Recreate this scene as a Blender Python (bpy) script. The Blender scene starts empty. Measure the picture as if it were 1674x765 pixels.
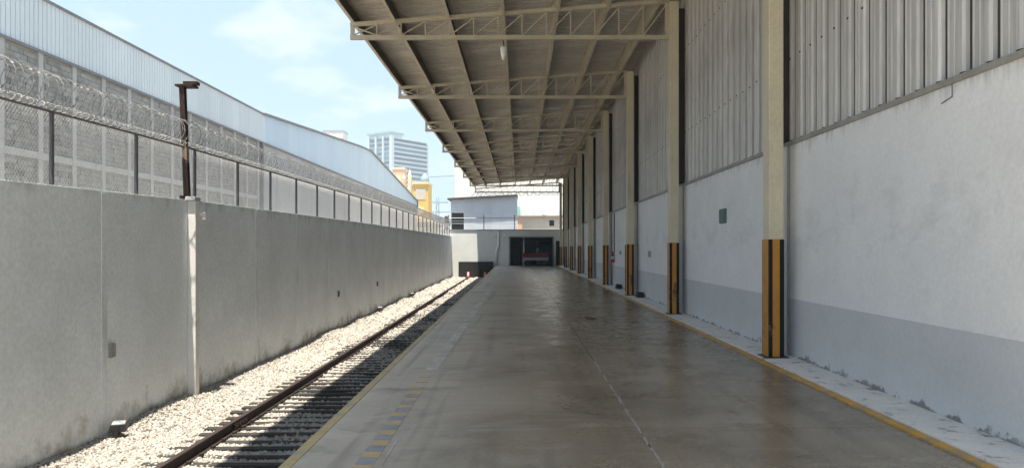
import bpy, bmesh, math, random
import numpy as np
from mathutils import Vector, Matrix
S = bpy.context.scene
C = S.collection
R = random.Random(7)
# ------------------------------------------------------------------ camera
cam = bpy.data.cameras.new('camera')
cam.sensor_width = 36.0
cam.lens = 36.0 * 1205 / 1674
cam.shift_x = -13.0 / 1674
cam.shift_y = 23.0 / 1674
cam.clip_start = 0.05
cam.clip_end = 3000
camo = bpy.data.objects.new('camera', cam)
camo.location = (0, 0, 1.6)
camo.rotation_euler = (math.radians(90), 0, 0)
C.objects.link(camo)
S.camera = camo
# ------------------------------------------------------------------ sky, sun, exposure
SUN = Vector((0.040, 0.205, -1.0)).normalized()          # the way the light travels
elev = math.asin(-SUN.z)
W = bpy.data.worlds.new('World')
S.world = W
W.use_nodes = True
wn, wl = W.node_tree.nodes, W.node_tree.links
wn.clear()
sky = wn.new('ShaderNodeTexSky')
sky.sky_type = 'NISHITA'
sky.sun_disc = False
sky.sun_elevation = elev
sky.sun_rotation = math.radians(188)
sky.altitude = 1500
sky.air_density = 1.0
sky.dust_density = 1.0
sky.ozone_density = 1.5
tc = wn.new('ShaderNodeTexCoord')
sep = wn.new('ShaderNodeSeparateXYZ')
wl.new(tc.outputs['Generated'], sep.inputs[0])
addz = wn.new('ShaderNodeMath'); addz.operation = 'ADD'; addz.inputs[1].default_value = 0.28
wl.new(sep.outputs['Z'], addz.inputs[0])
dv = wn.new('ShaderNodeVectorMath'); dv.operation = 'DIVIDE'
cmb = wn.new('ShaderNodeCombineXYZ')
for k in range(3):
    wl.new(addz.outputs[0], cmb.inputs[k])
wl.new(tc.outputs['Generated'], dv.inputs[0]); wl.new(cmb.outputs[0], dv.inputs[1])
cn = wn.new('ShaderNodeTexNoise')
cn.inputs['Scale'].default_value = 3.2; cn.inputs['Detail'].default_value = 7; cn.inputs['Roughness'].default_value = 0.55
wl.new(dv.outputs[0], cn.inputs['Vector'])
mx = wn.new('ShaderNodeMixRGB')
mx.inputs['Color2'].default_value = (1.42, 1.95, 2.62, 1)
mx.inputs['Fac'].default_value = 0.96; wl.new(sky.outputs[0], mx.inputs['Color1'])
bg = wn.new('ShaderNodeBackground'); bg.inputs['Strength'].default_value = 0.075
wo = wn.new('ShaderNodeOutputWorld')
cl2 = wn.new('ShaderNodeValToRGB')
cl2.color_ramp.elements[0].position = 0.50; cl2.color_ramp.elements[0].color = (0, 0, 0, 1)
cl2.color_ramp.elements[1].position = 0.68; cl2.color_ramp.elements[1].color = (0.9, 0.75, 0.75, 1)
wl.new(cn.outputs['Fac'], cl2.inputs[0])
mx2 = wn.new('ShaderNodeMixRGB'); mx2.inputs['Color2'].default_value = (2.5, 2.7, 3.0, 1)
wl.new(cl2.outputs[0], mx2.inputs['Fac']); wl.new(mx.outputs[0], mx2.inputs['Color1'])
wl.new(mx2.outputs[0], bg.inputs['Color']); wl.new(bg.outputs[0], wo.inputs['Surface'])
sl = bpy.data.lights.new('sun', 'SUN')
sl.energy = 2.25
sl.angle = math.radians(0.5)
sl.color = (1.0, 0.925, 0.80)
so = bpy.data.objects.new('sun', sl)
so.rotation_euler = SUN.to_track_quat('-Z', 'Y').to_euler()
so.location = (-20, -20, 60)
C.objects.link(so)
S.view_settings.view_transform = 'Standard'
S.view_settings.look = 'None'
S.view_settings.gamma = 1
S.view_settings.exposure = 2.5
S.cycles.max_bounces = 10
S.cycles.diffuse_bounces = 7
S.cycles.use_denoising = True

# ------------------------------------------------------------------ helpers
class MB:
    def __init__(s): s.v = []; s.f = []
    def box(s, x0, x1, y0, y1, z0, z1):
        n = len(s.v)
        s.v += [(x0,y0,z0),(x1,y0,z0),(x1,y1,z0),(x0,y1,z0),(x0,y0,z1),(x1,y0,z1),(x1,y1,z1),(x0,y1,z1)]
        s.f += [tuple(n+i for i in q) for q in ((0,3,2,1),(4,5,6,7),(0,1,5,4),(1,2,6,5),(2,3,7,6),(3,0,4,7))]
        return s
    def hexa(s, p):                       # 8 corners, same order as box
        n = len(s.v); s.v += [tuple(q) for q in p]
        s.f += [tuple(n+i for i in q) for q in ((0,3,2,1),(4,5,6,7),(0,1,5,4),(1,2,6,5),(2,3,7,6),(3,0,4,7))]
        return s
    def bar(s, p, q, w, h, up=(0,0,1)):
        p, q = Vector(p), Vector(q); d = (q-p).normalized(); up = Vector(up)
        if abs(d.dot(up)) > .98: up = Vector((0,1,0))
        a = d.cross(up).normalized()*(w/2); b = a.cross(d).normalized()*(h/2)
        n = len(s.v)
        for e in (p, q):
            s.v += [tuple(e-a-b), tuple(e+a-b), tuple(e+a+b), tuple(e-a+b)]
        s.f += [tuple(n+i for i in t) for t in ((0,1,2,3),(7,6,5,4),(0,4,5,1),(1,5,6,2),(2,6,7,3),(3,7,4,0))]
        return s
    def path(s, pts, r, n=6, caps=True):
        base = len(s.v); pts = [Vector(p) for p in pts]; N = len(pts)
        up = None
        for i, p in enumerate(pts):
            d = (pts[min(i+1,N-1)]-pts[max(i-1,0)]).normalized()
            if up is None:
                up = Vector((0,0,1)) if abs(d.z) < .9 else Vector((0,1,0))
            a = d.cross(up)
            if a.length < 1e-4: a = d.cross(Vector((1,0,0.01)))
            a.normalize(); b = a.cross(d).normalized(); up = b
            rr = r[i] if isinstance(r, (list, tuple)) else r
            for k in range(n):
                t = 2*math.pi*k/n
                s.v.append(tuple(p + a*math.cos(t)*rr + b*math.sin(t)*rr))
        for i in range(N-1):
            for k in range(n):
                k2 = (k+1) % n
                s.f.append((base+i*n+k, base+i*n+k2, base+(i+1)*n+k2, base+(i+1)*n+k))
        if caps:
            s.f.append(tuple(base+k for k in range(n))[::-1]); s.f.append(tuple(base+(N-1)*n+k for k in range(n)))
        return s
    def prism(s, prof, y0, y1, fn=lambda a, b, y: (a, y, b)):   # closed 2D profile extruded along an axis
        n = len(s.v); m = len(prof)
        for y in (y0, y1):
            s.v += [fn(a, b, y) for a, b in prof]
        s.f += [(n+i, n+(i+1) % m, n+m+(i+1) % m, n+m+i) for i in range(m)]
        s.f += [tuple(n+i for i in range(m))[::-1], tuple(n+m+i for i in range(m))]
        return s
    def sheet(s, prof, z0, z1, fn):        # open 2D profile
        n = len(s.v); m = len(prof)
        for z in (z0, z1):
            s.v += [fn(a, b, z) for a, b in prof]
        s.f += [(n+i, n+i+1, n+m+i+1, n+m+i) for i in range(m-1)]
        return s
    def mesh(s, name, m=None, bev=0, smooth=False):
        me = bpy.data.meshes.new(name); me.from_pydata(s.v, [], s.f)
        b = bmesh.new(); b.from_mesh(me)
        bmesh.ops.recalc_face_normals(b, faces=b.faces)
        if bev:
            bmesh.ops.bevel(b, geom=[e for e in b.edges if e.is_manifold and e.calc_face_angle(0) > .5], offset=bev, segments=2, affect='EDGES', profile=.6)
        b.to_mesh(me); b.free()
        if m: me.materials.append(m)
        if smooth: me.shade_smooth()
        return me
    def build(s, name, m, parent=None, loc=(0,0,0), rz=0, bev=0, smooth=False):
        return link(name, s.mesh(name, m, bev, smooth), parent, loc, rz)
def link(name, me, parent=None, loc=(0,0,0), rz=0, scale=None):
    o = bpy.data.objects.new(name, me); C.objects.link(o)
    o.parent = parent; o.location = loc; o.rotation_euler = (0,0,rz)
    if scale: o.scale = scale
    return o
def tag(o, label, cat, group=None):
    o['label'] = label; o['category'] = cat
    if group: o['group'] = group
    return o
def thing(name, label, cat, loc=(0,0,0), rz=0, group=None):
    o = bpy.data.objects.new(name, None); C.objects.link(o); o.empty_display_size = .2
    o.location = loc; o.rotation_euler = (0,0,rz)
    return tag(o, label, cat, group)
def structure(o): o['kind'] = 'structure'; return o
def stuff(o): o['kind'] = 'stuff'; return o
def copy_tree(o, parent=None):
    c = o.copy(); C.objects.link(c); c.parent = parent
    for ch in list(o.children): copy_tree(ch, c)
    return c

# ------------------------------------------------------------------ materials
def mat(name, col, rough=.8, var=.25, scale=3., fine=40., bump=.15, bscale=None, metal=0., col2=None, stretch=(1,1,1), rvar=.1, rnd=0., spec=.5):
    m = bpy.data.materials.new(name); m.use_nodes = True
    n, l = m.node_tree.nodes, m.node_tree.links
    b = n['Principled BSDF']
    g = n.new('ShaderNodeNewGeometry')
    mp = n.new('ShaderNodeMapping'); mp.inputs['Scale'].default_value = stretch
    l.new(g.outputs['Position'], mp.inputs['Vector'])
    n1 = n.new('ShaderNodeTexNoise'); n1.inputs['Scale'].default_value = scale; n1.inputs['Detail'].default_value = 6; n1.inputs['Roughness'].default_value = .65
    n2 = n.new('ShaderNodeTexNoise'); n2.inputs['Scale'].default_value = fine; n2.inputs['Detail'].default_value = 4
    l.new(mp.outputs[0], n1.inputs['Vector']); l.new(mp.outputs[0], n2.inputs['Vector'])
    r = n.new('ShaderNodeMapRange'); r.inputs[1].default_value = .3; r.inputs[2].default_value = .7
    l.new(n1.outputs['Fac'], r.inputs[0])
    c2 = col2 or tuple(c*(1-var) for c in col)
    mixc = n.new('ShaderNodeMixRGB'); mixc.inputs[1].default_value = (*col, 1); mixc.inputs[2].default_value = (*c2, 1)
    l.new(r.outputs[0], mixc.inputs[0])
    r2 = n.new('ShaderNodeMapRange'); r2.inputs[1].default_value = .3; r2.inputs[2].default_value = .7
    r2.inputs[3].default_value = 1-var*.5; r2.inputs[4].default_value = 1+var*.4
    l.new(n2.outputs['Fac'], r2.inputs[0])
    mul = n.new('ShaderNodeVectorMath'); mul.operation = 'SCALE'
    l.new(mixc.outputs[0], mul.inputs[0]); l.new(r2.outputs[0], mul.inputs['Scale'])
    out = mul.outputs[0]
    if rnd:
        oi = n.new('ShaderNodeObjectInfo'); r3 = n.new('ShaderNodeMapRange')
        r3.inputs[3].default_value = 1-rnd; r3.inputs[4].default_value = 1+rnd
        l.new(oi.outputs['Random'], r3.inputs[0])
        m2 = n.new('ShaderNodeVectorMath'); m2.operation = 'SCALE'
        l.new(out, m2.inputs[0]); l.new(r3.outputs[0], m2.inputs['Scale']); out = m2.outputs[0]
    l.new(out, b.inputs['Base Color'])
    rr = n.new('ShaderNodeMapRange'); rr.inputs[3].default_value = max(.05, rough-rvar); rr.inputs[4].default_value = min(1, rough+rvar)
    l.new(n1.outputs['Fac'], rr.inputs[0]); l.new(rr.outputs[0], b.inputs['Roughness'])
    b.inputs['Metallic'].default_value = metal
    b.inputs['Specular IOR Level'].default_value = spec
    if bump:
        bp = n.new('ShaderNodeBump'); bp.inputs['Strength'].default_value = bump; bp.inputs['Distance'].default_value = .02
        if bscale:
            n3 = n.new('ShaderNodeTexNoise'); n3.inputs['Scale'].default_value = bscale; n3.inputs['Detail'].default_value = 5
            l.new(mp.outputs[0], n3.inputs['Vector']); l.new(n3.outputs['Fac'], bp.inputs['Height'])
        else:
            l.new(n2.outputs['Fac'], bp.inputs['Height'])
        l.new(bp.outputs[0], b.inputs['Normal'])
    m['out'] = 0
    return m
def stain(m, col, zc, zr, scale=(2.,2.,2.), lo=.5, hi=.65, amt=.7, nscale=1.):
    """adds patchy dirt stains whose reach is a band of heights round zc"""
    n, l = m.node_tree.nodes, m.node_tree.links
    b = n['Principled BSDF']; src = b.inputs['Base Color'].links[0].from_socket
    g = n.new('ShaderNodeNewGeometry'); mp = n.new('ShaderNodeMapping'); mp.inputs['Scale'].default_value = scale
    l.new(g.outputs['Position'], mp.inputs['Vector'])
    nz = n.new('ShaderNodeTexNoise'); nz.inputs['Scale'].default_value = nscale; nz.inputs['Detail'].default_value = 7; nz.inputs['Roughness'].default_value = .68
    l.new(mp.outputs[0], nz.inputs['Vector'])
    sx = n.new('ShaderNodeSeparateXYZ'); l.new(g.outputs['Position'], sx.inputs[0])
    ds = n.new('ShaderNodeMath'); ds.operation = 'SUBTRACT'; l.new(sx.outputs['Z'], ds.inputs[0]); ds.inputs[1].default_value = zc
    ab = n.new('ShaderNodeMath'); ab.operation = 'ABSOLUTE'; l.new(ds.outputs[0], ab.inputs[0])
    fall = n.new('ShaderNodeMapRange'); fall.inputs[1].default_value = 0; fall.inputs[2].default_value = zr; fall.inputs[3].default_value = .2; fall.inputs[4].default_value = -.25
    l.new(ab.outputs[0], fall.inputs[0])
    ad = n.new('ShaderNodeMath'); ad.operation = 'ADD'; l.new(nz.outputs['Fac'], ad.inputs[0]); l.new(fall.outputs[0], ad.inputs[1])
    th = n.new('ShaderNodeMapRange'); th.inputs[1].default_value = lo; th.inputs[2].default_value = hi; th.inputs[4].default_value = amt
    l.new(ad.outputs[0], th.inputs[0])
    mxx = n.new('ShaderNodeMixRGB'); mxx.inputs[2].default_value = (*col, 1)
    l.new(th.outputs[0], mxx.inputs[0]); l.new(src, mxx.inputs[1]); l.new(mxx.outputs[0], b.inputs['Base Color'])
    return m

M = {}
M['plaster'] = stain(stain(mat('plaster', (.885,.865,.825), .85, .1, 1.2, 30, .22, 14.), (.45,.45,.43), 1.9, 2.4, (1.1,1.1,1.6), .66, .9, .35, 1.6), (.3,.29,.27), 3.1, .5, (7,7,.6), .62, .8, .4)
M['dado'] = stain(mat('grey dado paint', (.64,.645,.635), .7, .1, 1.2, 30, .2, 14.), (.12,.12,.115), 0.03, .22, (4,4,5), .62, .68, .8)
M['dado'] = stain(M['dado'], (.6,.61,.62), 0.15, .5, (3,3,2), .66, .8, .5, 1.3)
M['clad'] = stain(mat('grey cladding', (.70,.67,.61), .5, .22, 1.3, 12, .05, None, .15, rnd=.07, stretch=(2,2,.25)), (.30,.275,.235), 5.5, 3.0, (4,4,.4), .58, .8, .45, 1.4)
M['seam'] = mat('dark gap shade', (.06,.055,.05), .8)
M['flash'] = mat('tan flashing', (.36,.34,.29), .6, .25, 2, 30)
M['cream'] = stain(mat('cream steel paint', (.72,.63,.44), .5, .14, 1.6, 25, .05), (.35,.29,.19), 3.5, 4., (6,6,.8), .7, .9, .4)
M['truss'] = mat('cream roof steel', (.58,.505,.37), .55, .25, 2, 25, .05, rnd=.06)
M['channelshade'] = mat('painted channel shade', (.05,.042,.034), .7, .3, 3, 25, .05)  # shade inside the purlin channels, painted as a dark colour
M['roof'] = stain(mat('underside of roof sheet', (.62,.58,.515), .65, .2, 1.2, 10, .05, None, .0, rnd=.10), (.36,.28,.20), 7.4, 1.2, (.7,2.5,1), .58, .8, .5, 1.3)
M['black'] = mat('black paint', (.018,.017,.017), .55, .3, 4, 40, .05)
M['blackg'] = stain(mat('chipped black guard', (.012,.011,.011), .6, .3, 4, 40, .1, spec=.25), (.12,.10,.08), .5, 1.0, (9,9,6), .74, .78, .7)
M['orange'] = stain(mat('orange hazard paint', (.58,.25,.025), .5, .2, 4, 40, .1), (.05,.035,.02), .5, 1.1, (8,8,4), .68, .76, .85)
M['yellowline'] = stain(mat('yellow floor paint', (.66,.36,.06), .6, .22, 3, 30, .1), (.30,.25,.18), 0.0, .4, (5,5,5), .64, .76, .8)
M['yellowedge'] = stain(mat('worn yellow edge paint', (.56,.43,.20), .7, .2, 3, 30, .1), (.36,.33,.28), 0.0, .4, (3,3,5), .70, .8, .7)
M['dashyellow'] = stain(mat('faded yellow dash', (.62,.43,.17), .6, .25, 8, 40, .05), (.36,.32,.26), 0.0, .4, (6,6,5), .60, .80, .7)
M['dashblue'] = stain(mat('faded grey blue dash', (.27,.29,.34), .6, .25, 8, 40, .05), (.36,.32,.26), 0.0, .4, (6,6,5), .60, .80, .7)
M['kerb'] = stain(mat('white kerb paint', (.80,.79,.755), .7, .18, 2.5, 30, .3, 12.), (.22,.21,.19), .04, .6, (5,5,5), .76, .84, .85)
M['concrete'] = mat('raw concrete', (.30,.295,.28), .9, .3, 2, 30, .4)
M['wall'] = mat('left wall render', (.83,.885,.915), .85, .18, .7, 18, .45, 6., rnd=.02)
M['wall'] = stain(M['wall'], (.21,.175,.125), -1.05, .95, (1.5,1.5,1.5), .555, .76, .75, 1.1)
M['wall'] = stain(M['wall'], (.24,.24,.23), 2.6, .9, (2.2,2.2,.4), .60, .84, .65, 1.3)
M['band'] = stain(mat('joint mortar band', (.84,.89,.92), .85, .2, 2.0, 26, .6, 7.), (.45,.44,.41), .5, 2.5, (6,6,.8), .60, .8, .5)
M['white'] = stain(mat('white paint', (.80,.79,.76), .7, .1, 4, 40, .15), (.35,.31,.26), .5, 3.5, (6,6,4), .72, .8, .6)
M['rust'] = stain(mat('rusted steel', (.05,.027,.021), .9, .5, 6, 50, .3, col2=(.03,.018,.016), spec=.2), (.40,.31,.24), 3.25, .4, (8,8,4), .56, .64, .7)
M['galv'] = mat('galvanised wire', (.20,.20,.195), .6, .3, 10, 50, 0)
M['tangle'] = mat('pale galvanised wire', (.44,.44,.42), .6, .2, 10, 50, 0)
M['mesh'] = mat('chain link wire', (.45,.44,.42), .6, .2, 10, 50, 0, metal=.1)
M['post'] = mat('dark fence steel', (.10,.10,.105), .6, .3, 6, 40, .05)
M['block'] = mat('concrete block', (.31,.30,.275), .95, .3, 2, 30, .3, rnd=.22)
M['mortar'] = mat('mortar', (.36,.35,.33), .95, .2, 4, 40, .2)
M['beam'] = mat('pale concrete frame', (.46,.45,.43), .9, .2, 2, 30, .2)
M['lightclad'] = mat('pale cladding', (.64,.68,.68), .45, .05, 1, 14, .03, None, .1, rnd=.05, stretch=(1,1,.2))
M['blueclad'] = mat('pale blue cladding', (.50,.61,.69), .4, .05, 1, 14, .03, None, .1, rnd=.04, stretch=(1,1,.2))
M['darktrim'] = mat('grey trim', (.20,.20,.20), .6)
M['panel'] = mat('pale precast panel', (.40,.395,.39), .85, .14, .6, 14, .1, rnd=.05, stretch=(1,1,.4))
M['bluetrim'] = mat('bright blue trim', (.05,.30,.52), .5)
M['rail'] = mat('rusty rail steel', (.034,.019,.015), .75, .4, 5, 50, .2)
M['sleeper'] = mat('dark sleeper', (.035,.032,.030), .9, .4, 6, 40, .4, stretch=(.4,2,2), rnd=.2)
M['green'] = mat('grey green box', (.12,.19,.165), .6, .2, 10)
M['outlet'] = mat('outlet plate', (.36,.36,.33), .6, .2, 10)
M['glass_dark'] = mat('dark opening', (.012,.013,.018), .3)
M['lens'] = mat('floodlight lens', (.30,.32,.34), .15, .05)
M['lamp'] = mat('lamp shade', (.85,.84,.80), .4, .05)
M['red'] = mat('red paint', (.55,.03,.03), .45, .2, 10)
M['redpale'] = mat('faded red paint', (.75,.22,.2), .5, .2, 10)
M['redbrown'] = mat('red brown deck', (.19,.035,.015), .6, .3, 5)
M['steel'] = mat('grey steel', (.35,.36,.37), .45, .2, 5, metal=.3)
M['greywall'] = mat('grey end wall', (.78,.79,.76), .85, .14, .8, 20, .15)
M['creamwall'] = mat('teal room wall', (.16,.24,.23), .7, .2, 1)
M['shed'] = mat('grey blue shed sheet', (.58,.62,.68), .6, .1, 1, 12, .03, rnd=.03)
M['shedroof'] = mat('shed roof edge', (.07,.07,.075), .7)
M['whitewall'] = mat('bright white wall', (.66,.65,.61), .8, .12, .15, 3, .05)
M['beigewall'] = mat('beige wall', (.55,.50,.44), .85, .15, .5, 8, .1)
M['peach'] = mat('peach render', (.72,.45,.30), .85, .15, .5, 8, .1)
M['yellow'] = mat('yellow render', (.72,.46,.11), .8, .18, .4, 6, .1)
M['yellowpale'] = mat('pale yellow stone', (.76,.62,.42), .85, .18, .4, 6, .1)
M['brown'] = mat('brown wall', (.26,.20,.17), .85, .2, .5, 8, .1)
M['teal'] = mat('grey teal steel', (.25,.36,.38), .6, .1, .5)
M['tglass'] = mat('tower glass', (.10,.19,.25), .15, .2, .1, 1, 0, rnd=.3)
M['tslab'] = mat('tower slab', (.46,.53,.56), .7, .06, .1, 1, 0)
M['ground'] = mat('dusty ground', (.45,.42,.37), .95, .3, .3, 6, .3)

# floor of polished, stained concrete
def floor_mat():
    m = mat('polished concrete', (.34,.28,.205), .4, .42, .7, 30, 0, col2=(.165,.128,.09), rnd=.05)
    n, l = m.node_tree.nodes, m.node_tree.links
    b = n['Principled BSDF']; src = b.inputs['Base Color'].links[0].from_socket
    g = n.new('ShaderNodeNewGeometry'); sx = n.new('ShaderNodeSeparateXYZ'); l.new(g.outputs['Position'], sx.inputs[0])
    # dusty, paler wear along the open (left) edge of the platform, broken up by noise
    nz = n.new('ShaderNodeTexNoise'); nz.inputs['Scale'].default_value = 1.4; nz.inputs['Detail'].default_value = 8; nz.inputs['Roughness'].default_value = .7
    l.new(g.outputs['Position'], nz.inputs['Vector'])
    a = n.new('ShaderNodeMapRange'); a.inputs[1].default_value = -2.2; a.inputs[2].default_value = 1.0; a.inputs[3].default_value = .48; a.inputs[4].default_value = -.22
    l.new(sx.outputs['X'], a.inputs[0])
    s = n.new('ShaderNodeMath'); s.operation = 'ADD'; l.new(nz.outputs['Fac'], s.inputs[0]); l.new(a.outputs[0], s.inputs[1])
    t = n.new('ShaderNodeMapRange'); t.inputs[1].default_value = .42; t.inputs[2].default_value = .95; t.inputs[4].default_value = .72
    l.new(s.outputs[0], t.inputs[0])
    m1 = n.new('ShaderNodeMixRGB'); m1.inputs[2].default_value = (.66,.585,.48,1)
    l.new(t.outputs[0], m1.inputs[0]); l.new(src, m1.inputs[1])
    # dark oil and tyre stains
    n4 = n.new('ShaderNodeTexNoise'); n4.inputs['Scale'].default_value = .8; n4.inputs['Detail'].default_value = 9; n4.inputs['Roughness'].default_value = .72; n4.inputs['Distortion'].default_value = .6
    mp = n.new('ShaderNodeMapping'); mp.inputs['Location'].default_value = (3.1, 8.2, 0); mp.inputs['Scale'].default_value = (.8, 1.0, 1)
    l.new(g.outputs['Position'], mp.inputs['Vector']); l.new(mp.outputs[0], n4.inputs['Vector'])
    t4 = n.new('ShaderNodeMapRange'); t4.inputs[1].default_value = .50; t4.inputs[2].default_value = .72; t4.inputs[4].default_value = .8
    l.new(n4.outputs['Fac'], t4.inputs[0])
    m2 = n.new('ShaderNodeMixRGB'); m2.inputs[2].default_value = (.11,.088,.062,1)
    l.new(t4.outputs[0], m2.inputs[0]); l.new(m1.outputs[0], m2.inputs[1])
    # pale scuffs running across
    n5 = n.new('ShaderNodeTexNoise'); n5.inputs['Scale'].default_value = 1.; n5.inputs['Detail'].default_value = 6
    mp5 = n.new('ShaderNodeMapping'); mp5.inputs['Scale'].default_value = (1.2, 6.5, 1)
    l.new(g.outputs['Position'], mp5.inputs['Vector']); l.new(mp5.outputs[0], n5.inputs['Vector'])
    t5 = n.new('ShaderNodeMapRange'); t5.inputs[1].default_value = .55; t5.inputs[2].default_value = .75; t5.inputs[4].default_value = .4
    l.new(n5.outputs['Fac'], t5.inputs[0])
    m3 = n.new('ShaderNodeMixRGB'); m3.inputs[2].default_value = (.48,.43,.36,1)
    l.new(t5.outputs[0], m3.inputs[0]); l.new(m2.outputs[0], m3.inputs[1])
    # dark tyre tracks along the platform
    n7 = n.new('ShaderNodeTexNoise'); n7.inputs['Scale'].default_value = 1.; n7.inputs['Detail'].default_value = 5
    mp7 = n.new('ShaderNodeMapping'); mp7.inputs['Scale'].default_value = (4.5, .14, 1); mp7.inputs['Rotation'].default_value = (0,0,.03)
    l.new(g.outputs['Position'], mp7.inputs['Vector']); l.new(mp7.outputs[0], n7.inputs['Vector'])
    t7 = n.new('ShaderNodeMapRange'); t7.inputs[1].default_value = .54; t7.inputs[2].default_value = .70; t7.inputs[4].default_value = .45
    l.new(n7.outputs['Fac'], t7.inputs[0])
    m7 = n.new('ShaderNodeMixRGB'); m7.inputs[2].default_value = (.12,.095,.07,1)
    l.new(t7.outputs[0], m7.inputs[0]); l.new(m3.outputs[0], m7.inputs[1]); m3 = m7
    l.new(m3.outputs[0], b.inputs['Base Color'])
    rr = n.new('ShaderNodeMapRange'); rr.inputs[1].default_value = .3; rr.inputs[2].default_value = .8; rr.inputs[3].default_value = .26; rr.inputs[4].default_value = .62
    l.new(s.outputs[0], rr.inputs[0]); l.new(rr.outputs[0], b.inputs['Roughness'])
    bp = n.new('ShaderNodeBump'); bp.inputs['Strength'].default_value = .05; bp.inputs['Distance'].default_value = .02
    n6 = n.new('ShaderNodeTexNoise'); n6.inputs['Scale'].default_value = 5; n6.inputs['Detail'].default_value = 4
    l.new(g.outputs['Position'], n6.inputs['Vector']); l.new(n6.outputs['Fac'], bp.inputs['Height']); l.new(bp.outputs[0], b.inputs['Normal'])
    b.inputs['Specular IOR Level'].default_value = .4
    return m
M['floor'] = floor_mat()
M['bounceapron'] = mat('pale bounce concrete', (.62,.585,.52), .85, .2, 1, 22, .1)  # unseen near floor, made pale to bounce sunlight under the canopy
M['oil'] = mat('dried oil', (.07,.058,.045), .45, .5, 9, 40, 0)
M['filler'] = mat('pale joint filler', (.40,.365,.31), .8, .3, 8, 40, .1)
def stone_mat():
    m = bpy.data.materials.new('pale gravel'); m.use_nodes = True
    n, l = m.node_tree.nodes, m.node_tree.links; b = n['Principled BSDF']
    g = n.new('ShaderNodeNewGeometry'); r = n.new('ShaderNodeValToRGB')
    e = r.color_ramp.elements
    e[0].position = 0; e[0].color = (0.116,0.104,0.094,1); e[1].position = 1; e[1].color = (0.410,0.387,0.353,1)
    for p, c in ((.1,(0.209,0.190,0.165,1)), (.3,(0.298,0.275,0.243,1)), (.65,(0.352,0.329,0.293,1))):
        k = e.new(p); k.color = c
    l.new(g.outputs['Random Per Island'], r.inputs[0]); l.new(r.outputs[0], b.inputs['Base Color'])
    b.inputs['Roughness'].default_value = .9
    return m
M['stone'] = stone_mat()
M['gravelbed'] = mat('gravel bed', (.36,.33,.285), .95, .3, 5, 26, .9, 20., col2=(.29,.26,.22))

# ------------------------------------------------------------------ the setting
SL = -.0065                                            # the track side runs very slightly away from the hall
def skew(x, y): return x + SL*(y-9)
structure(MB().box(-285, 285, -50, 545, -1.6, -1.25).build('ground', M['ground']))
def edge(y): return skew(-1.79, y)
# platform: a base and concrete slabs with recessed joints
b = MB(); y0, y1 = -30., 67.0
b.hexa([(edge(y0)+.02,y0,-1.2),(3.42,y0,-1.2),(3.42,y1,-1.2),(edge(y1)+.02,y1,-1.2),(edge(y0)+.02,y0,-.03),(3.42,y0,-.03),(3.42,y1,-.03),(edge(y1)+.02,y1,-.03)])
plat = structure(b.build('platform', M['concrete']))
rows = [-30.0+3.5*k for k in range(6)]+[-9.0, -6.0, -3.0, 0., 3.1]
while rows[-1] < 67: rows.append(min(67.0, rows[-1] + (3.48 if rows[-1] < 63 else 4)))
J = .006
for a, c in zip(rows, rows[1:]):
    for side in (0, 1):
        q = MB()
        if side == 0: xs = (edge(a)+.095, 1.05-J, 1.05-J, edge(c)+.095)
        else: xs = (1.05+J, 3.36, 3.36, 1.05+J)
        ya, yc = a+J*.6, c-J*.6
        q.hexa([(xs[0],ya,-.14),(xs[1],ya,-.14),(xs[2],yc,-.14),(xs[3],yc,-.14),(xs[0],ya,0),(xs[1],ya,0),(xs[2],yc,0),(xs[3],yc,0)])
        q.build('floor_slab', M['floor'] if c > 3.2 else M['bounceapron'], plat)  # unseen near slabs are pale to bounce sunlight under the canopy
# yellow painted edge beam on the track side
for a, c in zip(rows, rows[1:]):
    q = MB(); q.hexa([(edge(a),a+.002,-.16),(edge(a)+.09,a+.002,-.16),(edge(c)+.09,c-.002,-.16),(edge(c),c-.002,-.16),(edge(a),a+.002,.003),(edge(a)+.09,a+.002,.003),(edge(c)+.09,c-.002,.003),(edge(c),c-.002,.003)])
    q.build('yellow_edge', M['yellowedge'], plat, bev=.006)
# pale filler left in the long joint, broken into pieces
y = 4.2
while y < 64:
    ln = R.uniform(.25, 1.1)
    if y < 9.6 or (y > 25 and R.random() < .5):
        q = MB(); n = 6
        for k in range(n):
            u0, u1 = y+ln*k/n, y+ln*(k+1)/n
            w0, w1 = .006+.007*R.random(), .006+.007*R.random(); dx0, dx1 = R.uniform(-.008,.008), R.uniform(-.008,.008)
            q.hexa([(1.05-w0+dx0,u0,-.02),(1.05+w0+dx0,u0,-.02),(1.05+w1+dx1,u1,-.02),(1.05-w1+dx1,u1,-.02),(1.05-w0+dx0,u0,.004),(1.05+w0+dx0,u0,.004),(1.05+w1+dx1,u1,.004),(1.05-w1+dx1,u1,.004)])
        q.build('joint_filler', M['filler'], plat)
    y += ln + R.uniform(.02, .15)
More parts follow.
